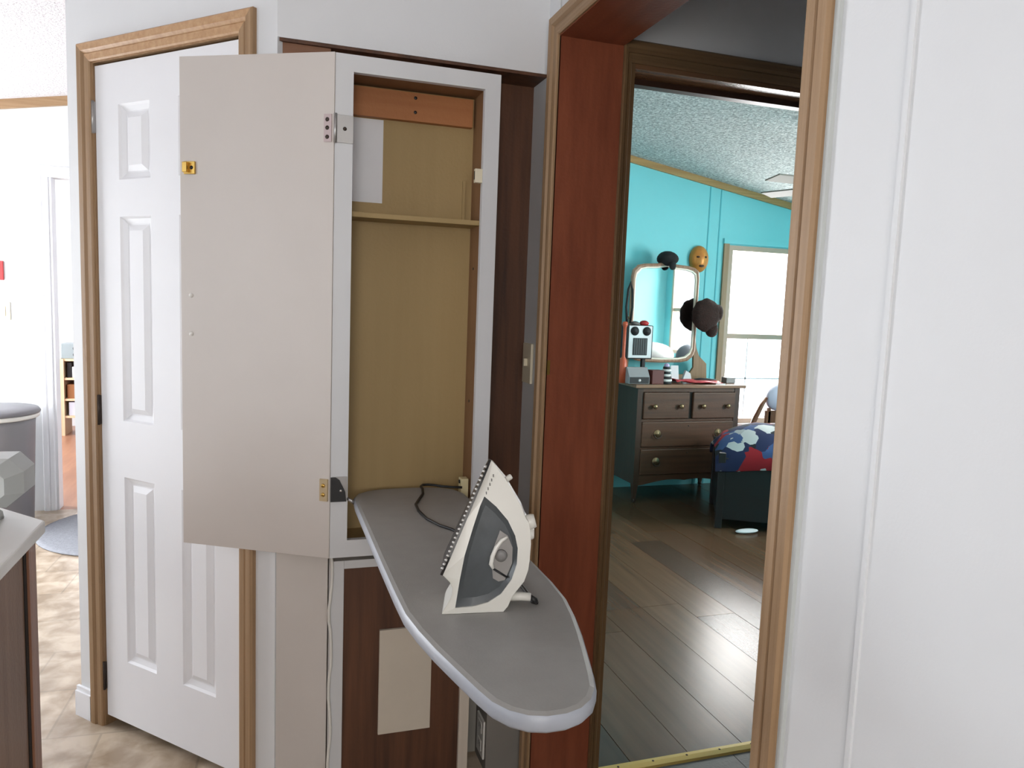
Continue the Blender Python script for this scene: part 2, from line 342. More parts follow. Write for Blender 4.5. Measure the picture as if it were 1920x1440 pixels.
# batten strips on teal wall, in a deeper teal
for x in (3.425, 3.325):
    t = bx('trim_8', mat('deep_teal_batten', (84, 186, 198), .6), None, (x-.004, x+.004, YT-.004, YT, 0, cz(x)-.05)); struct(t, 'thin teal panel joint strip on the teal wall beside the window', 'trim'); t['group'] = 'teal wall joint strips'
wallbox('wall_bedroom_right', 'teal bedroom side wall with a bright window', [(4.8, 4.9, 2.05, 2.2, 0, 2.3), (4.8, 4.9, 3.3, 5.35, 0, 2.3), (4.8, 4.9, 2.2, 3.3, 0, .9), (4.8, 4.9, 2.2, 3.3, 2.0, 2.3)], teal)
wallbox('wall_bedroom_left', 'white bedroom wall shared with the kitchen', [(.85, .95, 2.05, 5.35, 0, 3.0)], white)
struct(bx('wall_bedroom_inner', teal, None, (1.75, 4.8, 2.05, 2.056, 0, 2.3)), 'teal inner face of the bedroom doorway wall', 'wall')
struct(MB().prism([(.85, 1.95, cz(.85)), (4.9, 1.95, cz(4.9)), (4.9, 1.95, cz(4.9)+.08), (.85, 1.95, cz(.85)+.08)], (0, 3.4, 0)).build('ceiling', popbed), 'sloping popcorn textured bedroom ceiling', 'ceiling')
struct(MB().prism([(.95, YT-.022, cz(.95)-.05), (4.8, YT-.022, cz(4.8)-.05), (4.8, YT-.022, cz(4.8)), (.95, YT-.022, cz(.95))], (0, .022, 0)).build('trim_9', wood('oak_crown', (190, 152, 100), (164, 124, 76), 'x')), 'sloping oak trim along the top of the teal wall', 'trim')
W5 = window(5, 'bright double hung bedroom window in the teal wall', (WX0, YT, 0), (1, 0, 0), (0, -1, 0), WX1-WX0, WZ0, WZ1, 1.218, .04, mat('window_frame_taupe', (196, 170, 150), .5))
bx('window_head_trim', teal, W5, (WX0-.05, WX1+.05, YT-.02, YT, WZ1+.01, WZ1+.05))
bx('side_trim', oakz, W5, (WX0-.045, WX0, YT-.018, YT, WZ0, WZ1+.01)); bx('side_trim', oakz, W5, (WX1, WX1+.045, YT-.018, YT, WZ0, WZ1+.01))
bx('window_sill', white2, W5, (WX0-.03, WX1+.03, YT-.05, YT+.02, WZ0-.025, WZ0))
for x in (3.79,): bx('muntin', white2, W5, (x-.006, x+.006, YT+.036, YT+.05, WZ0+.04, 1.2))
bx('muntin', white2, W5, (WX0+.04, WX1-.04, YT+.036, YT+.05, .862, .876))
window(6, 'bedroom side window seen only in the dresser mirror', (4.8, 2.2, 0), (0, 1, 0), (-1, 0, 0), 1.1, .9, 2.0, 1.42, .04, mat('window_frame_taupe', (196, 170, 150), .5))
# baseboards
bb = MB().obox(DO, DS, DN, ZZ, .806, .885, 0, .014, 0, .085).build('baseboard_left', white2); struct(bb, 'short white baseboard piece left of the closet door', 'baseboard')
MB().obox(DO, DS, DN, ZZ, .806, .885, 0, .009, .085, .10).build('moulded_edge', white2, bb)
struct(bx('baseboard_recess', mat('tan_baseboard', (206, 190, 160), .5), None, (.04, .160, 2.028, 2.04, 0, .085)), 'low tan baseboard under the grey white wall strip', 'baseboard')
struct(MB().obox(DO, DS, DN, ZZ, .012, .07, 0, .012, 0, .07).build('baseboard_right', mat('tan_baseboard', (206, 190, 160), .5)), 'short tan baseboard right of the closet door', 'baseboard')

# ================================================================== CLOSET DOOR
cc = sthing('trim_10', 'light oak moulded casing around the white closet door', 'trim', DO+DS*.44)
casing(cc, DO, DS, DN, .128, .746, 0, 2.070, PROF(.056), oakz, oakd)
for s0, s1 in ((.126, .131), (.743, .748)): MB().obox(DO, DS, DN, ZZ, s0, s1, -.1, .002, 0, 2.07).build('door_jamb', oakz, cc)
MB().obox(DO, DS, DN, ZZ, .126, .748, -.1, .002, 2.067, 2.073).build('jamb_head', oakz, cc)
door = sthing('door_1', 'white six panel closet door behind the open cabinet door', 'door', DO+DS*.437)
d0, d1, dz0, dz1 = .133, .741, .036, 2.060
rows = [(.24, .835), (1.01, 1.62), (1.727, 1.942)]; cols = [(.236, .376), (.496, .636)]
def dp(s_, n_, z_): return DO+DS*s_+DN*n_+ZZ*z_
# slab with six openings
b = MB(); ss = sorted([d0, d1]+[v for c in cols for v in c]); zs = sorted([dz0, dz1]+[v for r in rows for v in r])
for i in range(len(ss)-1):
    for j in range(len(zs)-1):
        if (ss[i], ss[i+1]) in cols and (zs[j], zs[j+1]) in rows: continue
        b.quadlist([dp(ss[i], -.004, zs[j]), dp(ss[i+1], -.004, zs[j]), dp(ss[i+1], -.004, zs[j+1]), dp(ss[i], -.004, zs[j+1])], [(0, 1, 2, 3)])
b.obox(DO, DS, DN, ZZ, d0, d1, -.039, -.018, dz0, dz1)
for s0, s1 in ((d0, d0+.002), (d1-.002, d1)): b.obox(DO, DS, DN, ZZ, s0, s1, -.02, -.0041, dz0, dz1)
for z0, z1 in ((dz0, dz0+.002), (dz1-.002, dz1)): b.obox(DO, DS, DN, ZZ, d0, d1, -.02, -.0041, z0, z1)
b.build('slab', white2, door, normals=False)
for c in cols:
    for r in rows:
        rings = []
        for ins, n_ in ((0, -.004), (.006, -.010), (.020, -.016), (.024, -.016), (.040, -.007), (.0405, -.0065)):
            rings.append([dp(c[0]+ins, n_, r[0]+ins), dp(c[1]-ins, n_, r[0]+ins), dp(c[1]-ins, n_, r[1]-ins), dp(c[0]+ins, n_, r[1]-ins)])
        MB().loft(rings, cap0=False).build('panel', white2, door, normals=False)
for z in (1.913, 1.034, .17):
    h = MB().obox(DO, DS, DN, ZZ, .7405, .7455, -.004, .0035, z-.045, z+.045); h.tube([dp(.743, .004, z-.047), dp(.743, .004, z+.047)], .004, 8)
    h.build('hinge', steel if z > 1.5 else bronze, door)

# ================================================================== IRONING CABINET
YC = 1.95
cab = thing('ironing_cabinet', 'tall white wall cabinet for an ironing board with its door swung open', 'cabinet', (.37, 2.02, .726))
x0, x1, z0, z1 = .160, .584, .726, 2.002; ox0, ox1, oz0, oz1 = .204, .542, .772, 1.961; YB = 2.075
bx('face_stile', framew, cab, (x0, ox0, YC, YC+.018, z0, z1)); bx('face_stile', framew, cab, (ox1, x1, YC, YC+.018, z0, z1))
bx('face_rail', framew, cab, (ox0, ox1, YC, YC+.018, z0, oz0)); bx('face_rail', framew, cab, (ox0, ox1, YC, YC+.018, oz1, z1))
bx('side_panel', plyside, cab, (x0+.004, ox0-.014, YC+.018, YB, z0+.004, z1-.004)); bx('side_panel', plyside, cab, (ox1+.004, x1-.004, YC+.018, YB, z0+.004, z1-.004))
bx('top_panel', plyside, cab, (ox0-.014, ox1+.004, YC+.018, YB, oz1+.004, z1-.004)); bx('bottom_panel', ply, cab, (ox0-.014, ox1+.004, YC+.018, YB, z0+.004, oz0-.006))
bx('back_panel', ply, cab, (x0+.004, x1-.004, YB, YB+.008, z0+.004, z1-.004))
bx('shelf', ply, cab, (ox0-.014, ox1+.004, YC+.024, YB, 1.613, 1.626), .001)
cl = bx('cleat', cleatw, cab, (ox0-.014, .538, YB-.022, YB, 1.884, 1.958), .001)
for z in (1.944, 1.907): MB().lathe((.378, YB-.0225, z), (0, -1, 0), [(.0045, 0), (.0035, .001), (.0005, .0012)], 10).build('screw', dark, cl)
bx('edge_strip', ply, cab, (.519, .527, YB-.006, YB, 1.626, 1.742), .0005)
for z in (1.50, 1.13): MB().lathe((ox1+.0038, 2.03, z), (-1, 0, 0), [(.004, 0), (.0035, .001), (.0004, .0012)], 8).build('side_screw', dark, cab)
# door
H0 = Vector((.158, YC-.002, 0)); DD = Vector((-.210-.158, 2.160-YC, 0)).normalized(); DW = .427
DF = Vector((-DD.y, DD.x, 0));
if DF.y > 0: DF = -DF     # towards the camera side
cdoor = MB().obox(H0, DD, DF, ZZ, 0, DW, -.016, 0, .726, 2.003).build('door', cabw, cab, .0012)
def dpt(a, n_, z_): return H0+DD*a+DF*n_+ZZ*z_
lt = MB().obox(H0, DD, DF, ZZ, DW-.046, DW-.014, 0, .006, 1.709, 1.741)
lt.obox(H0, DD, DF, ZZ, DW-.030, DW-.017, .006, .017, 1.712, 1.738)
lt = lt.build('latch', brass, cdoor, .001)
MB().lathe(dpt(DW-.037, .006, 1.725), DF, [(.005, 0), (.004, .0015), (.0004, .0016)], 10).build('keyhole', dark, cdoor)
for z in (1.398, 1.297): MB().lathe(dpt(DW-.030, 0, z), DF, [(.006, 0), (.006, .002), (.004, .005), (.0003, .0055)], 12).build('screw', whitep, cdoor)
# hinges on the frame and door
hg = bx('hinge', steel, cab, (.164, .205, YC-.003, YC, 1.788, 1.855), .0006)
MB().lathe((.184, YC-.003, 1.822), (0, -1, 0), [(.005, 0), (.004, .0015), (.0004, .0017)], 10).build('screw', bronze, hg)
MB().tube([(.161, YC-.005, 1.786), (.161, YC-.005, 1.857)], .0042, 8).build('hinge_pin', steel, hg)
MB().obox(H0, DD, DF, ZZ, .006, .026, 0, .003, 1.788, 1.855).build('door_leaf', mat('hinge_leaf_pale', (196, 178, 178), .4, .3), hg)
for z in (1.80, 1.822, 1.842): MB().lathe(dpt(.017, .003, z), DF, [(.0055, 0), (.004, .002), (.0004, .0022)], 8).build('leaf_screw', bronze, hg)
hg2 = bx('hinge', steel, cab, (.164, .202, YC-.003, YC, .878, .944), .0006)
MB().prism([(.160, YC-.009, .879), (.200, YC-.009, .879), (.197, YC-.009, .905), (.182, YC-.009, .936), (.172, YC-.009, .943), (.160, YC-.009, .943)], (0, .006, 0)).build('black_cover', dark, hg2)
MB().lathe((.186, YC-.009, .908), (0, -1, 0), [(.004, 0), (.003, .001), (.0004, .0012)], 10).build('screw', steel, hg2)
MB().obox(H0, DD, DF, ZZ, .004, .026, 0, .006, .880, .938).build('door_leaf', mat('brass_leaf', (206, 186, 150), .4, .4), hg2)
for z in (.897, .921): MB().lathe(dpt(.016, .006, z), DF, [(.006, 0), (.005, .002), (.0004, .0022)], 8).build('leaf_screw', brass, hg2)
MB().tube([(.203, YC+.004, .884), (.213, YC-.006, .880), (.222, YC-.002, .872)], .005, 6).build('support_arm', steel, cab)
ct = bx('catch', ivory, cab, (.522, ox1, YC+.002, YC+.016, 1.722, 1.758), .001)
bx('catch_roller', dark, ct, (.5215, .5235, YC+.005, YC+.012, 1.730, 1.752))
# bracket by the board at bottom right inside
br = bx('board_bracket', mat('cream_bracket', (216, 204, 160), .5), cab, (.520, .541, 1.99, 2.02, .845, .915), .001)
MB().lathe((.519, 2.005, .905), (-1, 0, 0), [(.006, 0), (.005, .002), (.0004, .0022)], 10).build('bolt', dark, br)
# paper on the back wall
pp = bx('paper_sheet', paper, None, (.196, .297, YB-.0015, YB, 1.664, 1.882)); tag(pp, 'white paper sheet taped inside the ironing cabinet above its shelf', 'paper')

# ================================================================== IRONING BOARD
ZB = .885
ib = thing('ironing_board', 'grey covered ironing board folded out from the wall cabinet', 'ironing board', (.37, 1.5, ZB-.03))
half = [(2.046, .0), (2.043, .06), (2.030, .105), (2.005, .135), (1.965, .150), (1.90, .1525), (1.70, .1525), (1.45, .1525), (1.28, .1515), (1.20, .148), (1.13, .137), (1.06, .122), (.99, .104), (.93, .088), (.895, .077), (.868, .060), (.850, .038), (.842, .014)]
cxf = lambda y: .371-.013*max(0, (1.25-y)/.41)
top = [Vector((cxf(y)+h, y, 0)) for y, h in half]+[Vector((cxf(y)-h, y, 0)) for y, h in half[::-1][:-1]]
def inset(poly, d):
    c = Vector((.37, 1.45, 0)); out = []
    n = len(poly)
    for i in range(n):
        t = (poly[(i+1) % n]-poly[i-1]).normalized(); nn = Vector((-t.y, t.x, 0))
        if nn.dot(c-poly[i]) < 0: nn = -nn
        out.append(poly[i]+nn*d)
    return out
def lay(poly, z): return [p+ZZ*z for p in poly]
b = MB(); b.loft([lay(inset(top, .006), ZB-.028), lay(top, ZB-.022), lay(top, ZB-.008), lay(inset(top, .003), ZB-.003)], cap1=False, smooth=True); b.build('cover_edge', boardrim, ib)
b = MB(); b.loft([lay(inset(top, .003), ZB-.003), lay(inset(top, .010), ZB-.0003), lay(inset(top, .02), ZB)], cap0=False, smooth=False); b.build('cover_top', boardc, ib)
MB().loft([lay(inset(top, .045), ZB-.040), lay(inset(top, .045), ZB-.027)]).build('core', mat('board_core', (120, 112, 104), .7), ib)
for sx in (.30, .44): MB().tube([(sx, 1.40, ZB-.042), (sx, 1.72, ZB-.115), (sx, 2.02, ZB-.10)], .007, 8).build('support_strut', steel, ib)

# ================================================================== IRON
th_ = math.radians(16.28); IT = Vector((math.cos(th_), -math.sin(th_), 0)); IW = Vector((math.sin(th_), math.cos(th_), 0)); IO = Vector((.337, 1.154, ZB))
W0 = .050
iron = thing('steam_iron', 'white and grey steam iron standing upright on the ironing board', 'iron', IO+IW*W0)
tip = Vector((.0139, .2560)); heel = Vector((-.0602, .0699)); sd = (heel-tip).normalized(); sn = Vector((-sd.y, sd.x))
if sn.x < 0: sn = -sn
def hw(t, z):
    p = Vector((t, z))-tip; l = max(p.dot(sd), 0); h = max(p.dot(sn), 0)
    return (.004+.046*min(1, l/.17)**.65)*(1-.45*min(1, h/.13))
def ip(t, z, side, k=1.0, d=0): return IO+IT*t+IW*(W0+side*(hw(t, z)*k-d))+ZZ*z
body = [(0.0139, 0.2560), (-0.024, .1615), (-0.0602, 0.0699), (-0.0575, 0.0672), (-0.0484, 0.0573), (-0.0437, 0.0474), (-.044, .036), (-0.0475, 0.0261), (-0.0576, 0.0074), (-0.0600, 0.0005), (-0.028, 0), (0.0121, 0), (0.0432, 0), (0.0508, 0.0101), (0.0582, 0.0287), (0.0768, 0.0541), (0.0830, .073), (0.0851, 0.091), (0.0862, 0.1175), (.0855, .137), (0.0810, 0.1545), (0.0753, 0.1630), (0.0683, 0.1795), (0.0514, 0.2069), (0.0393, 0.2271), (.028, .240), (0.0166, 0.2540)]
Dl = [(0.0044, 0.1992), (0.0251, 0.1819), (0.0453, 0.159), (0.0586, 0.1331), (0.0639, 0.1106), (0.0632, 0.084), (0.0553, 0.0582), (0.0384, 0.0329), (0.0167, 0.0185), (-0.008, 0.0123), (-0.0382, 0.0107), (-0.0317, 0.0614), (-0.025, 0.1027), (-0.0124, 0.1493), (-0.0021, 0.1838)]
lens = [(0.0328, 0.1406), (0.0464, 0.131), (0.0551, 0.1103), (0.0552, 0.0838), (0.0438, 0.0551), (0.0333, 0.053), (0.0235, 0.0591), (0.0200, 0.0893), (0.0233, 0.1122)]
def holed(outer, inner, side, ko=1., ki=1., do=0, di=0):
    bm = bmesh.new()
    def loop(L, k, d):
        vs = [bm.verts.new(ip(t, z, side, k, d)) for t, z in L]; return [bm.edges.new((vs[i], vs[(i+1) % len(vs)])) for i in range(len(vs))]
    es = loop(outer, ko, do)+(loop(inner, ki, di) if inner else [])
    bmesh.ops.triangle_fill(bm, use_beauty=True, edges=es)
    bm.verts.index_update()
    V = [v.co.copy() for v in bm.verts]; Fc = [[v.index for v in f.verts] for f in bm.faces]; bm.free()
    return V, Fc
iwhite = mat('iron_white_plastic', (222, 220, 212), .32)
igrey = mat('iron_dark_grey_tank', (74, 78, 80), .22, 0, (86, 90, 92), (30, 30, 30))
ilens = mat('iron_pale_inset', (146, 142, 138), .4)
b = MB()
for side in (-1, 1): b.quadlist(*holed(body, Dl, side, .94, .98))
n = len(body)
prof = [(-.94), (-1.0), (1.0), (.94)]
for i in range(n):
    (t0, z0_), (t1, z1_) = body[i], body[(i+1) % n]
    ks = [(-1, .94, 0), (-1, .99, .004), (1, .99, .004), (1, .94, 0)]
    c_ = Vector((.012, .1))
    def pt(t, z, s_, k, e):
        dv = (Vector((t, z))-c_).normalized()*e*.0; return ip(t+dv.x, z+dv.y, s_, k)
    for a, c2 in zip(ks[:-1], ks[1:]):
        b.quadlist([pt(t0, z0_, *a), pt(t1, z1_, *a), pt(t1, z1_, *c2), pt(t0, z0_, *c2)], [(0, 1, 2, 3)], True)
# walls of the D recess
for side in (-1, 1):
    for i in range(len(Dl)):
        (t0, z0_), (t1, z1_) = Dl[i], Dl[(i+1) % len(Dl)]
        b.quadlist([ip(t0, z0_, side, .98), ip(t1, z1_, side, .98), ip(t1, z1_, side, .98, .006), ip(t0, z0_, side, .98, .006)], [(0, 1, 2, 3)])
sh = b.build('shell', iwhite, iron)
# tank: dished grey panel inside the D on both sides
b = MB()
dc_ = Vector((.02, .095)); Din = [tuple(Vector(p)+(dc_-Vector(p))*.16) for p in Dl]
for side in (-1, 1):
    k = len(Dl); V = [ip(t, z, side, .98, .003) for t, z in Dl]+[ip(t, z, side, .98, .009) for t, z in Din]
    b.quadlist(V, [(i, (i+1) % k, k+(i+1) % k, k+i) for i in range(k)], True)
    b.quadlist(*holed(Din, None, side, .98, 1, .009))
b.build('water_tank', igrey, iron)
for side in (-1,):
    b = MB(); V = [ip(t, z, side, .98, .0085) for t, z in lens]+[ip(t, z, side, .98, .0065) for t, z in lens]
    k = len(lens); b.quadlist(V, [(i, (i+1) % k, k+(i+1) % k, k+i) for i in range(k)]+[list(range(k, 2*k))])
    ln = b.build('handle_inset', ilens, iron, tri=True)
    arc = [(.0455, .1300), (.036, .124), (.027, .112), (.0215, .098), (.0195, .085), (.0235, .077)]
    MB().tube([ip(t, z, side, .98, .004) for t, z in arc], [.0025, .0035, .004, .004, .004, .0025], 8).build('dial_rim', iwhite, ln)
    MB().lathe(ip(.036, .098, side, .98, .0065), -IW, [(.011, 0), (.010, .004), (.004, .005), (.0003, .005)], 16).build('dial', mat('dial_grey', (120, 118, 116), .4), ln)
    MB().tube([ip(.024, .076, side, .98, .0055), ip(.048, .060, side, .98, .0055)], .0018, 6).build('slit', dark, ln)
# sole plate
b = MB(); sp = []
for t in range(13):
    q = tip+(heel-tip)*(t/12); sp.append(q)
def sv(q, s_, off): 
    p = q-sn*off; return IO+IT*p.x+IW*(W0+s_*hw(q.x, q.y)*1.03)+ZZ*p.y
rings = [[sv(q, -1, 0), sv(q, 1, 0), sv(q, 1, .0045), sv(q, -1, .0045)] for q in sp]
b.loft(rings); so = b.build('sole_plate', mat('dark_sole_edge', (30, 28, 28), .3, .3), iron)
b = MB()
for i in range(24):
    q = tip+(heel-tip)*((i+1.5)/26); c = sv(q, -1.0, .0035)
    b.lathe(c, (-sn.x*IT.x, -sn.x*IT.y, -sn.y), [(.0026, 0), (.0024, .0035), (.0002, .0045)], 6)
so2 = b.build('steam_vents', mat('sole_metal', (206, 204, 200), .3, .6), so)
# print near the tip
for i in range(5):
    q = tip+sd*(.018+.0075*i)+sn*.012
    MB().tube([ip(q.x, q.y, -1, .985, -.0002), ip(q.x+sd.x*.004+sn.x*.002, q.y+sd.y*.004+sn.y*.002, -1, .985, -.0002)], .0009, 5).build('printed_mark', mat('grey_print', (120, 118, 114), .6), sh)
MB().lathe(ip(.043, .225, -1, .1), (IT*.8+ZZ*.6), [(.005, -.004), (.005, .006), (.004, .008), (.0003, .0085)], 12).build('spray_nozzle', iwhite, iron)
b = MB().lathe(ip(.082, .150, -1, .05), (IT*.96+ZZ*.28), [(.013, -.012), (.013, .006), (.011, .0115), (.0003, .012)], 16); b.build('steam_button', iwhite, iron)
MB().lathe(ip(.083, .130, -1, .05), (IT), [(.010, -.012), (.010, .006), (.008, .009), (.0003, .0095)], 16).build('spray_button', iwhite, iron)
st = MB().tube([ip(.046, .018, -1, .1), ip(.075, .0185, -1, .1), ip(.0905, .0175, -1, .1)], [.0085, .0075, .007], 10).build('cord_guard', iwhite, iron)
b = MB(); g = [ip(.090, .0175, -1, .1), ip(.0990, .012, -1, .1), ip(.101, .0075, -1, .05), ip(.095, .0045, 1, .3)]
cord = [(.450, 1.235), (.452, 1.30), (.445, 1.40), (.436, 1.50), (.420, 1.58), (.406, 1.625), (.386, 1.658), (.367, 1.719), (.361, 1.79), (.365, 1.85), (.384, 1.90), (.404, 1.950), (.410, 1.985), (.411, 2.015), (.420, 2.032), (.436, 2.032), (.450, 2.025), (.468, 2.008), (.498, 1.992), (.522, 1.985)]
b.tube([*g]+[Vector((x, y, ZB+.0035+(.004 if 1.97 < y < 2.04 else 0))) for x, y in cord], [.0045, .0048, .0042]+[.0034]*(len(cord)+1), 8)
b.build('power_cord', mat('black_cord', (26, 25, 26), .5), iron)

# ================================================================== below the cabinet
lp = thing('lower_panel', 'dark brown wood panel framed in white below the ironing cabinet', 'panel', (.37, 2.03, 0))
YP = 2.0
bx('panel_board', brownp, lp, (.20, .54, YP+.012, YP+.024, 0, .685))
bx('frame_stile', framew, lp, (.166, .203, YP, YP+.05, 0, .699), .001); bx('frame_stile', wood('beige_stile', (206, 196, 182), (196, 186, 172), 'z'), lp, (.538, .567, YP, YP+.05, 0, .699), .001)
bx('frame_rail', framew, lp, (.203, .538, YP, YP+.05, .676, .699), .001)
crd = bx('blank_plate', cardm, None, (.303, .452, YP+.002, YP+.0118, .183, .490), .001); tag(crd, 'blank cream rectangular plate on the brown panel below the board', 'plate')
b = MB(); rr = random.Random(3)
pth = [(.168+.0035*math.sin(k*.9)+rr.uniform(-.001, .001), YP-.0045, .722-k*.0314) for k in range(24)]
cb = b.tube(pth, .0042, 8).build('cable', whitep); tag(cb, 'white cable running down the white frame left of the brown panel', 'cable')
# painted strip and stub wall with outlet in the recess
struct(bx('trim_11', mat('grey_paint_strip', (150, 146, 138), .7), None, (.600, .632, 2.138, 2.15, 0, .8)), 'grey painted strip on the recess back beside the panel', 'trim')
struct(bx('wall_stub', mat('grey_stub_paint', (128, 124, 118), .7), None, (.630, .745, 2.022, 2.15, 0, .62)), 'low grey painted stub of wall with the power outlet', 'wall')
ol = thing('power_outlet', 'small white power outlet low under the nose of the ironing board', 'outlet', (.63, 2.07, .15))
bx('cover_plate', whitep, ol, (.624, .630, 2.035, 2.105, .035, .155), .0015)
for z in (.125, .068):
    rc = bx('socket', whitep, ol, (.6225, .6245, 2.054, 2.086, z-.017, z+.017), .0008)
    for yy in (2.063, 2.076): bx('slot', dark, rc, (.6222, .6228, yy-.0015, yy+.0015, z-.006, z+.008))
sw = thing('light_switch', 'ivory light switch on the narrow wall beside the hallway casing', 'switch', (.745, 2.1, 1.235))
bx('switch_plate', ivory, sw, (.737, .745, 2.062, 2.134, 1.175, 1.293), .0015); bx('toggle', ivory, sw, (.727, .738, 2.092, 2.103, 1.226, 1.248), .001)

# ================================================================== BEDROOM FURNITURE
dwood = wood('dresser_walnut', (96, 66, 48), (66, 44, 32), 'x', .42, 40, 2, .6)
dwoodz = wood('dresser_walnut_upright', (74, 52, 40), (52, 36, 28), 'z', .42, 40, 2, .6)
dtopm = wood('dresser_top_wood', (150, 118, 96), (120, 90, 72), 'x', .25, 40, 2, .6)
ddark = mat('drawer_gap', (34, 24, 18), .8)
dr = thing('dresser', 'old dark wooden dresser with four drawers against the teal wall', 'dresser', (2.96, 5.0, 0))
X0, X1, Y0, Y1 = 2.535, 3.385, 4.775, 5.225
bx('top', dtopm, dr, (X0-.035, X1+.035, Y0-.03, Y1+.005, .848, .872), .005)
bx('side_panel', dwoodz, dr, (X0, X0+.022, Y0+.03, Y1, .14, .848)); bx('side_panel', dwoodz, dr, (X1-.022, X1, Y0+.03, Y1, .14, .848))
bx('back_panel', ddark, dr, (X0+.02, X1-.02, Y1-.012, Y1, .14, .848)); bx('carcass', ddark, dr, (X0+.022, X1-.022, Y0+.026, Y1-.012, .19, .846))
for xa in (X0, X1-.04):
    for ya in (Y0, Y1-.045):
        b = MB(); c = Vector((xa+.02, ya+.022, 0))
        rings = [[c+Vector((sx*r, sy*r, z)) for sx, sy in ((-1, -1), (1, -1), (1, 1), (-1, 1))] for z, r in ((.03, .011), (.06, .013), (.13, .020), (.22, .022), (.848, .022))]
        lg = b.loft(rings).build('leg', dwoodz, dr)
        MB().tube([c+Vector((-.009, 0, .016)), c+Vector((.009, 0, .016))], .016, 12).build('caster', bronze, lg)
bx('drawer_rail', dwood, dr, (X0+.04, X1-.04, Y0+.004, Y0+.03, .600, .618)); bx('drawer_rail', dwood, dr, (X0+.04, X1-.04, Y0+.004, Y0+.03, .398, .412)); bx('drawer_rail', dwood, dr, (X0+.04, X1-.04, Y0+.004, Y0+.03, .818, .848)); bx('divider', ddark, dr, (2.953, 2.985, Y0+.006, Y0+.03, .618, .818))
b = MB()   # scalloped apron
xs_ = [X0+.04+(X1-X0-.08)*k/16 for k in range(17)]
lo = [.128+.03*math.sin(math.pi*k/16)**2+.018*abs(math.sin(2*math.pi*k/16)) for k in range(17)]
b.prism([(x, Y0+.006, z) for x, z in zip(xs_, lo)]+[(xs_[-1], Y0+.006, .205), (xs_[0], Y0+.006, .205)], (0, .02, 0)); b.build('apron', dwood, dr, tri=True)
def knob(p, d): MB().lathe((p[0], p[1], p[2]), (0, -1, 0), [(.010, 0), (.008, .010), (.018, .020), (.018, .026), (.010, .032), (.0005, .033)], 14).build('knob', mat('dull_brass_knob', (140, 118, 88), .35, .7), d)
def pull(p, d):
    MB().lathe(p, (0, -1, 0), [(.030, 0), (.028, .004), (.012, .006), (.008, .012), (.0005, .013)], 16).build('pull_plate', mat('dull_brass_knob', (140, 118, 88), .35, .7), d)
    MB().tube([Vector(p)+Vector((.030*math.cos(a), -.012-.006*math.sin(a), -.028*math.sin(a)-.004)) for a in [math.pi*k/8 for k in range(9)]], .004, 6).build('bail', bronze, d)
for xa, xb in ((2.580, 2.953), (2.985, 3.345)):
    d = bx('drawer', dwood, dr, (xa, xb, Y0-.012, Y0+.02, .622, .815), .006)
    for q in (.22, .80): knob((xa+(xb-xa)*q, Y0-.012, .715), d)
for za, zb in ((.414, .598), (.208, .396)):
    d = bx('drawer', dwood, dr, (2.580, 3.345, Y0-.004, Y0+.02, za, zb), .005)
    for xx in (2.705, 3.215): pull((xx, Y0-.004, (za+zb)/2+.006), d)
    MB().lathe(((2.58+3.345)/2, Y0-.004, zb-.03), (0, -1, 0), [(.006, 0), (.005, .002), (.0004, .0022)], 10).build('keyhole', bronze, d)
# mirror on a harp
MY = 5.10
mr = thing('dresser_mirror', 'tall wood framed mirror with clipped corners standing on the dresser', 'mirror', (2.89, MY, .872))
mw = wood('mirror_frame_wood', (176, 140, 116), (140, 104, 82), 'z', .35)
mo = [(2.595, 1.10), (2.612, 1.055), (2.66, 1.022), (2.73, 1.010), (2.89, 1.006), (3.05, 1.010), (3.115, 1.022), (3.16, 1.055), (3.178, 1.10), (3.178, 1.40), (3.178, 1.665), (3.170, 1.715), (3.135, 1.738), (3.08, 1.750), (2.98, 1.756), (2.89, 1.772), (2.80, 1.756), (2.70, 1.750), (2.645, 1.738), (2.605, 1.700), (2.595, 1.650), (2.595, 1.40)]
mc = Vector((2.887, 1.385)); 
MT = math.tan(math.radians(1.1))
def mring(k, y): return [Vector((mc.x+(x-mc.x)*(1-k/.29), y+(x-mc.x)*MT, mc.y+(z-mc.y)*(1-k/.37))) for x, z in mo]
b = MB(); b.loft([mring(.0, MY+.012), mring(0, MY-.010), mring(.010, MY-.018), mring(.026, MY-.012), mring(.030, MY-.004)], cap1=False, smooth=False); b.build('frame', mw, mr)
b = MB(); b.loft([mring(.024, MY-.0135), mring(.032, MY-.0125), mring(.036, MY-.0035)], cap0=False, cap1=False); b.build('inner_bead', mat('cream_bead', (236, 226, 208), .35), mr)
mm = bpy.data.materials.new('mirror_silver'); mm.use_nodes = True; pb_ = mm.node_tree.nodes['Principled BSDF']; pb_.inputs['Metallic'].default_value = 1; pb_.inputs['Roughness'].default_value = .02; pb_.inputs['Base Color'].default_value = (.43, .45, .45, 1)
b = MB(); b.quadlist(mring(.030, MY-.0042), [list(range(len(mo)))]); b.build('glass', mm, mr)
hwod = wood('harp_wood', (150, 118, 84), (122, 92, 62), 'z', .45)
for sgn in (1, -1):
    P = [(.262, 1.36), (.300, 1.36), (.302, 1.20), (.318, 1.12), (.345, 1.06), (.415, 1.00), (.425, .873), (.20, .873), (.20, .90), (.268, .925), (.298, .97), (.294, 1.05), (.280, 1.14), (.272, 1.22)]
    k = 1 if sgn > 0 else .85
    MB().prism([(2.887+sgn*x*(1.0 if sgn > 0 else .9), MY+.016, z) for x, z in P], (0, .022, 0)).build('harp_arm', hwod, mr, .003, tri=True)
bx('harp_rail', hwod, mr, (2.66, 3.11, MY+.016, MY+.04, .872, .915), .004)
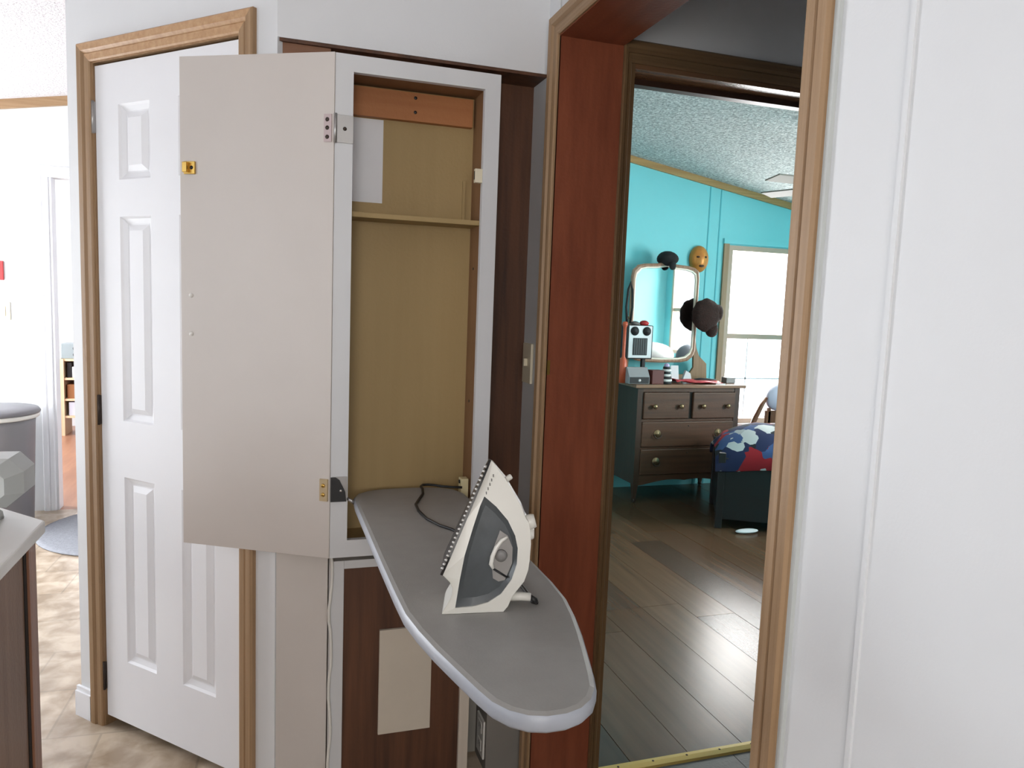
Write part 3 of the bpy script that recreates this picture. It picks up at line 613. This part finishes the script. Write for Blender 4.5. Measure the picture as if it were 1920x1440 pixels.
for sgn in (1, -1): MB().lathe((2.887+sgn*.285, MY+.02, 1.34), (0, -1, 0), [(.012, 0), (.012, .02), (.008, .03), (.0005, .032)], 12).build('pivot_knob', hwod, mr)
# black cap on mirror
def lump(seed, amp):
    r_ = random.Random(seed); K = [(Vector((r_.uniform(-1, 1), r_.uniform(-1, 1), r_.uniform(-1, 1)))*3.2, r_.uniform(0, 6)) for _ in range(6)]
    return lambda d: 1+amp*sum(math.sin(k.dot(d)+p) for k, p in K)/3
felt = mat('black_knit', (20, 20, 22), .9, 0, (34, 34, 36), (60, 60, 60), .3, 200)
ch = thing('winter_hat', 'small black winter hat sitting on top of the dresser mirror', 'hat', (2.89, MY, 1.775))
MB().blob((2.89, MY-.005, 1.795), .082, .07, .052, 18, 10, lump(2, .10)).build('crown', felt, ch)
MB().blob((2.905, MY-.06, 1.742), .03, .02, .035, 12, 8, lump(5, .1)).build('flap', felt, ch)
# brown wig-like hat hanging on mirror side
hb = mat('dark_brown_fur', (60, 36, 30), .95, 0, (38, 22, 18), (50, 50, 90), .6, 120)
ht = thing('brown_hat', 'dark brown shaggy hat hung on the side of the mirror', 'hat', (3.21, MY-.05, 1.20))
def hatf(d): return (1+.03*math.sin(9*d.x+2)+.03*math.sin(11*d.z+1+3*d.x))*(1 if d.z > 0 else 1-.12*abs(d.z))
MB().blob((3.205, MY-.085, 1.375), .118, .07, .135, 24, 16, hatf).build('crown', hb, ht)
MB().blob((3.305, MY-.08, 1.40), .050, .045, .075, 14, 10, lump(8, .14)).build('side_flap', hb, ht)
MB().blob((3.265, MY-.08, 1.275), .055, .045, .07, 14, 10, lump(9, .12)).build('tail_flap', hb, ht)
# gold mask on wall, eyes and mouth dark brown
mk = thing('wall_mask', 'golden carved face mask hanging on the teal wall above the mirror', 'mask', (3.245, YT-.02, 1.71))
gold = mat('gold_mask', (222, 150, 66), .35, .3, (190, 112, 52), (20, 20, 20))
def maskf(d):
    r_ = 1.0
    if d.y < 0: r_ += .10*math.exp(-((d.x)**2/.02+(d.z+.05)**2/.12)) - .10*math.exp(-((abs(d.x)-.35)**2/.02+(d.z-.12)**2/.02))
    return r_
face = MB().blob((3.247, YT-.012, 1.818), .082, .06, .106, 24, 16, lambda d: maskf(d)).build('face', gold, mk)
for sx in (-.032, .030): MB().blob((3.247+sx, YT-.058, 1.832), .017, .012, .010, 10, 6).build('eye_hollow', mat('mask_dark_brown', (74, 44, 22), .6), face)
MB().blob((3.247, YT-.058, 1.765), .026, .012, .012, 10, 6).build('mouth', mat('mask_dark_brown', (74, 44, 22), .6), face)
MB().prism([(3.238, YT-.066, 1.795), (3.256, YT-.066, 1.795), (3.25, YT-.062, 1.84), (3.244, YT-.062, 1.84)], (0, .02, 0)).build('nose', gold, face, .004)
# radio
rd = thing('radio', 'upright silver and black radio on the dresser in front of the mirror', 'radio', (2.60, 4.98, .872))
silver = mat('silver_plastic', (206, 204, 206), .35, .2); blackp = mat('matte_black', (30, 30, 33), .6)
bx('stand', mat('dark_box', (40, 30, 28), .6), rd, (2.49, 2.71, 4.90, 5.04, .872, .925), .004)
for sx in (2.52, 2.68): bx('stand_post', blackp, rd, (sx-.012, sx+.012, 4.99, 5.02, .925, 1.045))
bx('body', blackp, rd, (2.495, 2.715, 4.93, 5.045, 1.043, 1.292), .008)
bx('face_plate', silver, rd, (2.512, 2.702, 4.922, 4.931, 1.050, 1.288), .004)
bx('speaker_grille', blackp, rd, (2.548, 2.664, 4.9175, 4.9225, 1.072, 1.198), .002)
for k in range(6): bx('grille_bar', mat('grille_grey', (70, 72, 76), .4), rd, (2.556+k*.018, 2.562+k*.018, 4.9155, 4.918, 1.078, 1.192))
for sx in (2.558, 2.656): MB().lathe((sx, 4.922, 1.248), (0, -1, 0), [(.033, 0), (.033, .004), (.014, .008), (.012, .012), (.0005, .013)], 18).build('dial', blackp, rd)
redm = mat('red_plastic', (186, 42, 44), .45)
rb = MB().blob((2.655, 4.97, 1.306), .038, .03, .022, 14, 8, lump(3, .08)).build('red_ornament', redm); tag(rb, 'round red ornament lying on top of the radio', 'ornament')
rb = MB().blob((2.585, 4.97, 1.302), .034, .028, .018, 14, 8, lump(4, .08)).build('grey_ornament', mat('grey_ornament', (110, 104, 102), .5)); tag(rb, 'small grey ornament on the radio beside the red one', 'ornament')
b = MB(); b.tube([(2.512, 4.965, 1.302), (2.498, 4.96, 1.42), (2.51, 4.965, 1.55), (2.528, 4.97, 1.60), (2.545, 4.97, 1.55), (2.55, 4.965, 1.42), (2.535, 4.96, 1.302)], .009, 8)
stp = b.build('looped_strap', mat('black_strap', (28, 24, 24), .6)); tag(stp, 'black looped strap standing on the radio at the mirror edge', 'strap')
b = MB(); b.box(2.455, 2.54, 4.86, 4.925, .873, 1.0)
ob = MB().lathe((2.46, 4.89, .872), (0, 0, 1), [(.03, 0), (.032, .10), (.028, .16), (.012, .19), (.012, .40), (.02, .42), (.018, .44), (.0005, .445)], 14).build('orange_bottle', mat('orange_bottle', (196, 86, 52), .4)); tag(ob, 'tall orange red bottle beside the radio near the doorway edge', 'bottle')
# alarm clock
ck = thing('alarm_clock', 'sloped grey alarm clock in front of the radio on the dresser', 'clock', (2.56, 4.84, .872))
MB().prism([(2.47, 4.80, .873), (2.47, 4.87, .873), (2.47, 4.87, .99), (2.47, 4.845, .99), (2.47, 4.80, .925)], (.165, 0, 0)).build('case', mat('clock_grey', (150, 150, 152), .35), ck, .003)
bx('front_panel', blackp, ck, (2.476, 2.628, 4.797, 4.8005, .877, .922))
MB().lathe((2.552, 4.797, .898), (0, -1, 0), [(.012, 0), (.010, .003), (.0005, .004)], 12).build('knob', silver, ck)
bb_ = bx('brown_box', mat('reddish_box', (96, 44, 40), .5), None, (2.655, 2.75, 4.80, 4.88, .872, .972), .003); tag(bb_, 'small reddish brown box beside the alarm clock', 'box')
# striped figurine
fg = thing('striped_figurine', 'small black and white striped figurine on the dresser front', 'figurine', (2.79, 4.82, .872))
wst = mat('stripe_white', (222, 220, 218), .5)
for k in range(7):
    r0 = [.040, .043, .040, .034, .030, .033, .026][k]
    MB().lathe((2.785, 4.83, .872+.018*k), (0, 0, 1), [(r0*.9, 0), (r0, .004), (r0, .014), (r0*.9, .018)], 14).build('band', wst if k % 2 else blackp, fg)
MB().blob((2.785, 4.83, 1.005), .02, .02, .018, 10, 8).build('head', mat('lilac', (190, 170, 206), .5), fg)
# cards, folder, comb, small box
fd = thing('red_folder', 'crumpled red plastic folder lying across the dresser top', 'folder', (3.06, 4.85, .872))
b = MB(); g_ = []
for j in range(5):
    for i in range(11):
        x = 2.86+.40*i/10; y = 4.80+.16*j/4; z = .876+.012*(1+math.sin(i*1.1+j*.9))*(1-i/13)+.010*math.sin(j*2.1+i*.4)**2
        g_.append((x+.01*math.sin(j), y+.01*math.sin(i*.8), z))
V2 = g_+[(x, y, z-.003) for x, y, z in g_]; Fq = []
for j in range(4):
    for i in range(10): Fq += [(j*11+i, j*11+i+1, (j+1)*11+i+1, (j+1)*11+i), (55+j*11+i, 55+(j+1)*11+i, 55+(j+1)*11+i+1, 55+j*11+i+1)]
rim = [i for i in range(11)]+[10+11*j for j in range(1, 5)]+[44+i for i in range(9, -1, -1)]+[11*j for j in range(3, 0, -1)]
for a, c in zip(rim, rim[1:]+rim[:1]): Fq.append((a, c, 55+c, 55+a))
b.quadlist(V2, Fq, True); b.build('sheet', mat('red_folder_plastic', (214, 74, 84), .3), fd)
bx('white_edge', paper, fd, (3.19, 3.27, 4.795, 4.80, .872, .878))
wc = MB().obox((2.945, 4.97, .872), (1, 0, 0), (0, .97, -.17), (0, .17, .97), -.032, .032, 0, .004, 0, .125).build('white_card', paper); tag(wc, 'upright narrow white card leaning below the mirror frame', 'card')
tc_ = MB().prism([(3.02, 4.995, .872), (3.10, 4.985, .872), (3.085, 4.99, .935), (3.05, 4.995, .955)], (.006, .035, 0)).build('folded_card', paper); tag(tc_, 'folded white note standing like a tent behind the red folder', 'card')
bt = MB().tube([(3.14, 5.02, .882), (3.19, 5.01, .886), (3.25, 5.0, .884), (3.31, 4.985, .882)], [.009, .013, .012, .008], 8).build('black_comb', blackp); tag(bt, 'black comb lying behind the red folder', 'comb')
gb = bx('grey_box', mat('grey_tin', (126, 124, 124), .4, .3), None, (3.335, 3.415, 4.88, 4.95, .872, .915), .004); tag(gb, 'little grey tin box at the right end of the dresser top', 'box')
# bed
def quilt_mat():
    m = bpy.data.materials.new('patchwork_quilt'); m.use_nodes = True; nt = m.node_tree; N = nt.nodes; L = nt.links
    b = N['Principled BSDF']; b.inputs['Roughness'].default_value = .9
    tc = N.new('ShaderNodeTexCoord'); mp = N.new('ShaderNodeMapping'); mp.inputs['Scale'].default_value = (9, 9, 9); mp.inputs['Rotation'].default_value = (.3, .2, .6)
    vo = N.new('ShaderNodeTexVoronoi'); vo.distance = 'MANHATTAN'; vo.inputs['Scale'].default_value = 1.0; sp_ = N.new('ShaderNodeSeparateColor')
    rp = N.new('ShaderNodeValToRGB'); rp.color_ramp.interpolation = 'CONSTANT'
    cs = [(0, (34, 42, 78)), (.28, (160, 30, 40)), (.42, (196, 196, 196)), (.62, (30, 32, 38)), (.76, (60, 82, 128)), (.90, (170, 172, 174))]
    e = rp.color_ramp.elements; e[0].position = 0; e[0].color = lin(cs[0][1]); e[1].position = cs[1][0]; e[1].color = lin(cs[1][1])
    for p_, c_2 in cs[2:]: q = e.new(p_); q.color = lin(c_2)
    L.new(tc.outputs['Object'], mp.inputs[0]); L.new(mp.outputs[0], vo.inputs['Vector']); L.new(vo.outputs['Color'], sp_.inputs[0]); L.new(sp_.outputs[0], rp.inputs[0]); L.new(rp.outputs[0], b.inputs['Base Color'])
    return m
bd = thing('bed', 'narrow black bed covered by a navy red and white patchwork quilt', 'bed', (3.78, 3.92, 0))
blackw = mat('black_bed_wood', (26, 22, 22), .5)
BA = math.radians(-30); E1 = Vector((math.cos(BA), math.sin(BA), 0)); E2 = Vector((-math.sin(BA), math.cos(BA), 0)); BO = Vector((2.795, 4.115, 0))
MB().obox(BO, E1, E2, ZZ, .01, 1.90, .01, .66, .06, .47).build('frame', blackw, bd, .006)
for aa in (0, 1.87):
    for cc_ in (0, .63): MB().obox(BO, E1, E2, ZZ, aa, aa+.045, cc_, cc_+.045, 0, .50).build('post', blackw, bd, .004)
q = MB(); rings = []
for k in range(15):
    t = k/14; e_ = math.sin(math.pi*t)**.40 if 0 < t < 1 else 0
    ring = []
    for i in range(29):
        u = i/28; ex = min(1, (u/.14))**.5 if u < .14 else 1
        hang = .12*(1-e_)*(1-.35*math.sin(8*u)**2)
        ring.append(BO+E1*(-.02+1.93*u)+E2*(-.022+.72*t)+ZZ*(.475-hang*.75+.20*e_*(.15+.85*ex)+.012*math.sin(9*u+5*t)*e_))
    rings.append(ring)
q.loft(rings, cap0=False, cap1=False, closed=False, smooth=True); qo = q.build('quilt', quilt_mat(), bd)
sm_ = qo.modifiers.new('thickness', 'SOLIDIFY'); sm_.thickness = .02
wp = MB().blob((2.945, 3.975, .014), .085, .03, .014, 16, 8).build('white_slipper', paper); tag(wp, 'flat white slipper on the floor beside the black bed', 'slipper')
# chair with clothes by window
chm = wood('chair_wood', (132, 82, 52), (96, 56, 34), 'z', .4)
cr = thing('wooden_chair', 'brown wooden chair under the window behind the bed', 'chair', (3.72, 5.02, 0))
bx('seat', chm, cr, (3.54, 3.92, 4.84, 5.19, .44, .47), .006)
for xx in (3.55, 3.88):
    for yy in (4.85, 5.155): bx('leg', chm, cr, (xx, xx+.03, yy, yy+.03, 0, .44), .003)
MB().tube([(3.565, 4.87, .47), (3.60, 4.87, .58), (3.66, 4.87, .70), (3.70, 4.87, .76)], [.018, .02, .018, .012], 8).build('arm', chm, cr)
bx('back_rail', chm, cr, (3.70, 3.92, 4.86, 4.885, .56, .66), .005); bx('back_post', chm, cr, (3.885, 3.915, 4.86, 4.89, .47, .78), .003); bx('back_post', chm, cr, (3.72, 3.745, 4.86, 4.885, .47, .68), .003)
lv = MB().blob((3.83, 4.875, .76), .115, .06, .105, 18, 12, lump(11, .14)).build('draped_garment', mat('lavender_cloth', (214, 212, 230), .9)); tag(lv, 'pale lavender garment heaped over the wooden chair back', 'clothing')
# things that the mirror shows
bn = thing('side_table', 'dark side table in the bedroom corner below the side window', 'table', (4.48, 2.4, 0))
bx('table_top', dwoodz, bn, (4.12, 4.78, 2.10, 2.95, .66, .70), .004)
for xx in (4.14, 4.72):
    for yy in (2.12, 2.89): bx('leg', dwoodz, bn, (xx, xx+.04, yy, yy+.04, 0, .66))
gq = MB().blob((4.64, 2.82, .872), .12, .13, .16, 20, 12, lump(13, .08)).build('grey_blanket', mat('grey_blanket', (120, 124, 132), .95)); tag(gq, 'bunched grey blanket on the side table reflected in the mirror', 'blanket')
pw = MB().blob((4.45, 2.38, .865), .27, .26, .165, 22, 14, lump(14, .07)).build('white_pillow', mat('white_pillow', (226, 226, 224), .9)); tag(pw, 'plump white pillow on the side table reflected in the mirror', 'pillow')
# ceiling fan
fn = thing('ceiling_fan', 'pale ceiling fan hanging under the sloped bedroom ceiling', 'ceiling fan', (3.17, 3.56, 2.15))
fx, fy = 3.17, 3.56; fanm = mat('fan_blade_taupe', (118, 112, 102), .6)
MB().tube([(fx, fy, cz(fx)+.005), (fx, fy, 2.25)], .014, 10).build('downrod', whitep, fn)
MB().lathe((fx, fy, 2.10), (0, 0, 1), [(.02, 0), (.07, .01), (.09, .05), (.09, .12), (.06, .15), (.015, .155)], 20).build('motor', whitep, fn)
for k in range(5):
    a = math.radians(182-72*k); d = Vector((math.cos(a), math.sin(a), 0)); e_ = Vector((-d.y, d.x, .14)).normalized()
    bl = MB().obox((fx, fy, 2.15), d, e_, ZZ, .16, .55, -.06, .06, -.004, .004).build('blade', fanm, fn, .003)
    MB().obox((fx, fy, 2.146), d, e_, ZZ, .07, .20, -.015, .015, -.006, 0).build('blade_iron', whitep, bl)

# ================================================================== KITCHEN AND DINING SIDE
cw_ = wood('island_oak', (138, 106, 82), (112, 82, 60), 'z', .45, 40, 1.4)
isl = thing('kitchen_island', 'wood sided kitchen counter end with a clipped white top', 'counter', (-.8, 1.1, 0))
bx('cabinet_body', cw_, isl, (-1.20, -.452, .35, 1.64, .08, .908))
bx('toe_kick', ddark, isl, (-1.16, -.50, .39, 1.60, 0, .08))
bx('corner_stile', wood('island_stile', (160, 112, 84), (132, 88, 64), 'z', .4), isl, (-.472, -.434, 1.615, 1.665, 0, .908), .003)
bx('side_panel', cw_, isl, (-.452, -.440, .36, 1.600, .02, .908))
bx('panel_gap', ddark, isl, (-.450, -.438, 1.600, 1.615, .02, .905))
MB().prism([(-1.24, .30, .909), (-.424, .30, .909), (-.424, 1.695, .909), (-.545, 1.826, .909), (-1.24, 1.826, .909)], (0, 0, .026)).build('countertop', mat('white_laminate', (228, 226, 222), .35), isl, .004)
ap = thing('countertop_appliance', 'pale grey faceted appliance head on a short neck at the counter end', 'appliance', (-.56, 1.72, .935))
hd_ = mat('pale_grey_plastic', (190, 194, 192), .4)
b = MB(); cxx, czz = -.545, 1.016
def octr(y, k): return [Vector((cxx+x*k, y, czz+z*k)) for x, z in ((-.085, -.022), (-.06, -.05), (.055, -.05), (.087, -.022), (.087, .022), (.062, .049), (-.06, .05), (-.085, .022))]
b.loft([octr(1.655, .72), octr(1.690, 1), octr(1.765, 1), octr(1.80, .72)]); b.build('head', hd_, ap)
MB().lathe((-.535, 1.725, .935), (0, 0, 1), [(.030, 0), (.028, .012), (.020, .020), (.020, .036)], 14).build('neck', hd_, ap)
bin_ = thing('round_bin', 'grey round lidded bin against the far white wall', 'bin', (-1.52, 4.92, 0))
bm_ = mat('bin_grey', (128, 126, 130), .5)
MB().lathe((-1.52, 4.93, 0), (0, 0, 1), [(.20, 0), (.225, .01), (.245, .62), (.248, .655)], 32).build('body', bm_, bin_)
MB().lathe((-1.52, 4.93, .655), (0, 0, 1), [(.262, 0), (.268, .006), (.268, .022), (.262, .028)], 32).build('liner_rim', whitep, bin_)
MB().lathe((-1.52, 4.93, .680), (0, 0, 1), [(.270, 0), (.274, .010), (.262, .026), (.15, .034), (.0005, .036)], 32).build('lid', mat('bin_lid_grey', (116, 114, 118), .4), bin_)
rug = MB().lathe((-.72, 4.80, 0), (0, 0, 1), [(.50, 0), (.52, .004), (.52, .010), (.49, .013), (.0005, .013)], 40).build('round_rug', mat('grey_rug', (150, 152, 158), .95, 0, (128, 130, 136), (60, 60, 60), .4, 150)); tag(rug, 'round grey rug on the floor before the den doorway', 'rug')
rs = thing('red_sign', 'small red sign on the far white wall above the bin', 'sign', (-1.6, 5.3, 1.5))
bx('board', redm, rs, (-1.72, -1.507, 5.288, 5.3, 1.438, 1.552), .002)
ws = thing('wall_switch', 'white switch plate on the far wall below the red sign', 'switch', (-1.52, 5.3, 1.25))
bx('plate', ivory, ws, (-1.555, -1.478, 5.292, 5.3, 1.195, 1.305), .002); bx('rocker', ivory, ws, (-1.53, -1.503, 5.288, 5.293, 1.22, 1.28), .001)
# den shelf
sh_ = thing('low_bookshelf', 'low pale wooden bookshelf seen through the den doorway', 'bookshelf', (-1.55, 8.15, 0))
pine = wood('pale_pine', (226, 200, 166), (208, 178, 142), 'z', .5)
for xx in (-1.855, -1.275): bx('side', pine, sh_, (xx, xx+.035, 8.02, 8.30, 0, .735))
for zz in (.17, .335, .535, .715): bx('shelf_board', pine, sh_, (-1.82, -1.275, 8.03, 8.30, zz, zz+.02))
bx('back', mat('shelf_back', (120, 84, 58), .7), sh_, (-1.83, -1.26, 8.29, 8.30, .17, .72))
def shelfthing(name, label, cat, m, dims, g=None): return tag(bx(name, m, None, dims, .004), label, cat, g)
shelfthing('black_book', 'black book standing on the top shelf of the pale bookshelf', 'book', blackp, (-1.80, -1.76, 8.06, 8.25, .555, .70))
shelfthing('white_book', 'white book beside the black one on the pale bookshelf', 'book', paper, (-1.755, -1.70, 8.05, 8.25, .555, .66))
shelfthing('brown_basket', 'brown woven box on the middle shelf of the pale bookshelf', 'box', mat('basket_brown', (150, 98, 58), .8), (-1.80, -1.60, 8.05, 8.27, .355, .49))
shelfthing('white_crate', 'white storage crate on the lowest shelf of the pale bookshelf', 'crate', mat('pale_blue_crate', (206, 208, 220), .6), (-1.79, -1.55, 8.05, 8.27, .19, .32))
st_ = thing('stereo', 'silver stereo with black knobs on top of the bookshelf', 'stereo', (-1.66, 8.15, .735))
bx('case', mat('stereo_silver', (150, 160, 162), .4, .4), st_, (-1.85, -1.50, 8.06, 8.26, .735, .88), .006)
for xx in (-1.725, -1.66):
    for zz in (.775, .835): MB().lathe((xx, 8.06, zz), (0, -1, 0), [(.022, 0), (.020, .015), (.0005, .016)], 12).build('knob', blackp, st_)
gt = MB().obox((-1.875, 8.0, 0), (1, 0, 0), (0, 1, 0), (0, .05, 1), -.10, -.01, 0, .03, 0, .80).build('leaning_board', wood('orange_board', (190, 104, 58), (160, 80, 44), 'z', .4)); tag(gt, 'orange brown board leaning beside the pale bookshelf', 'board')
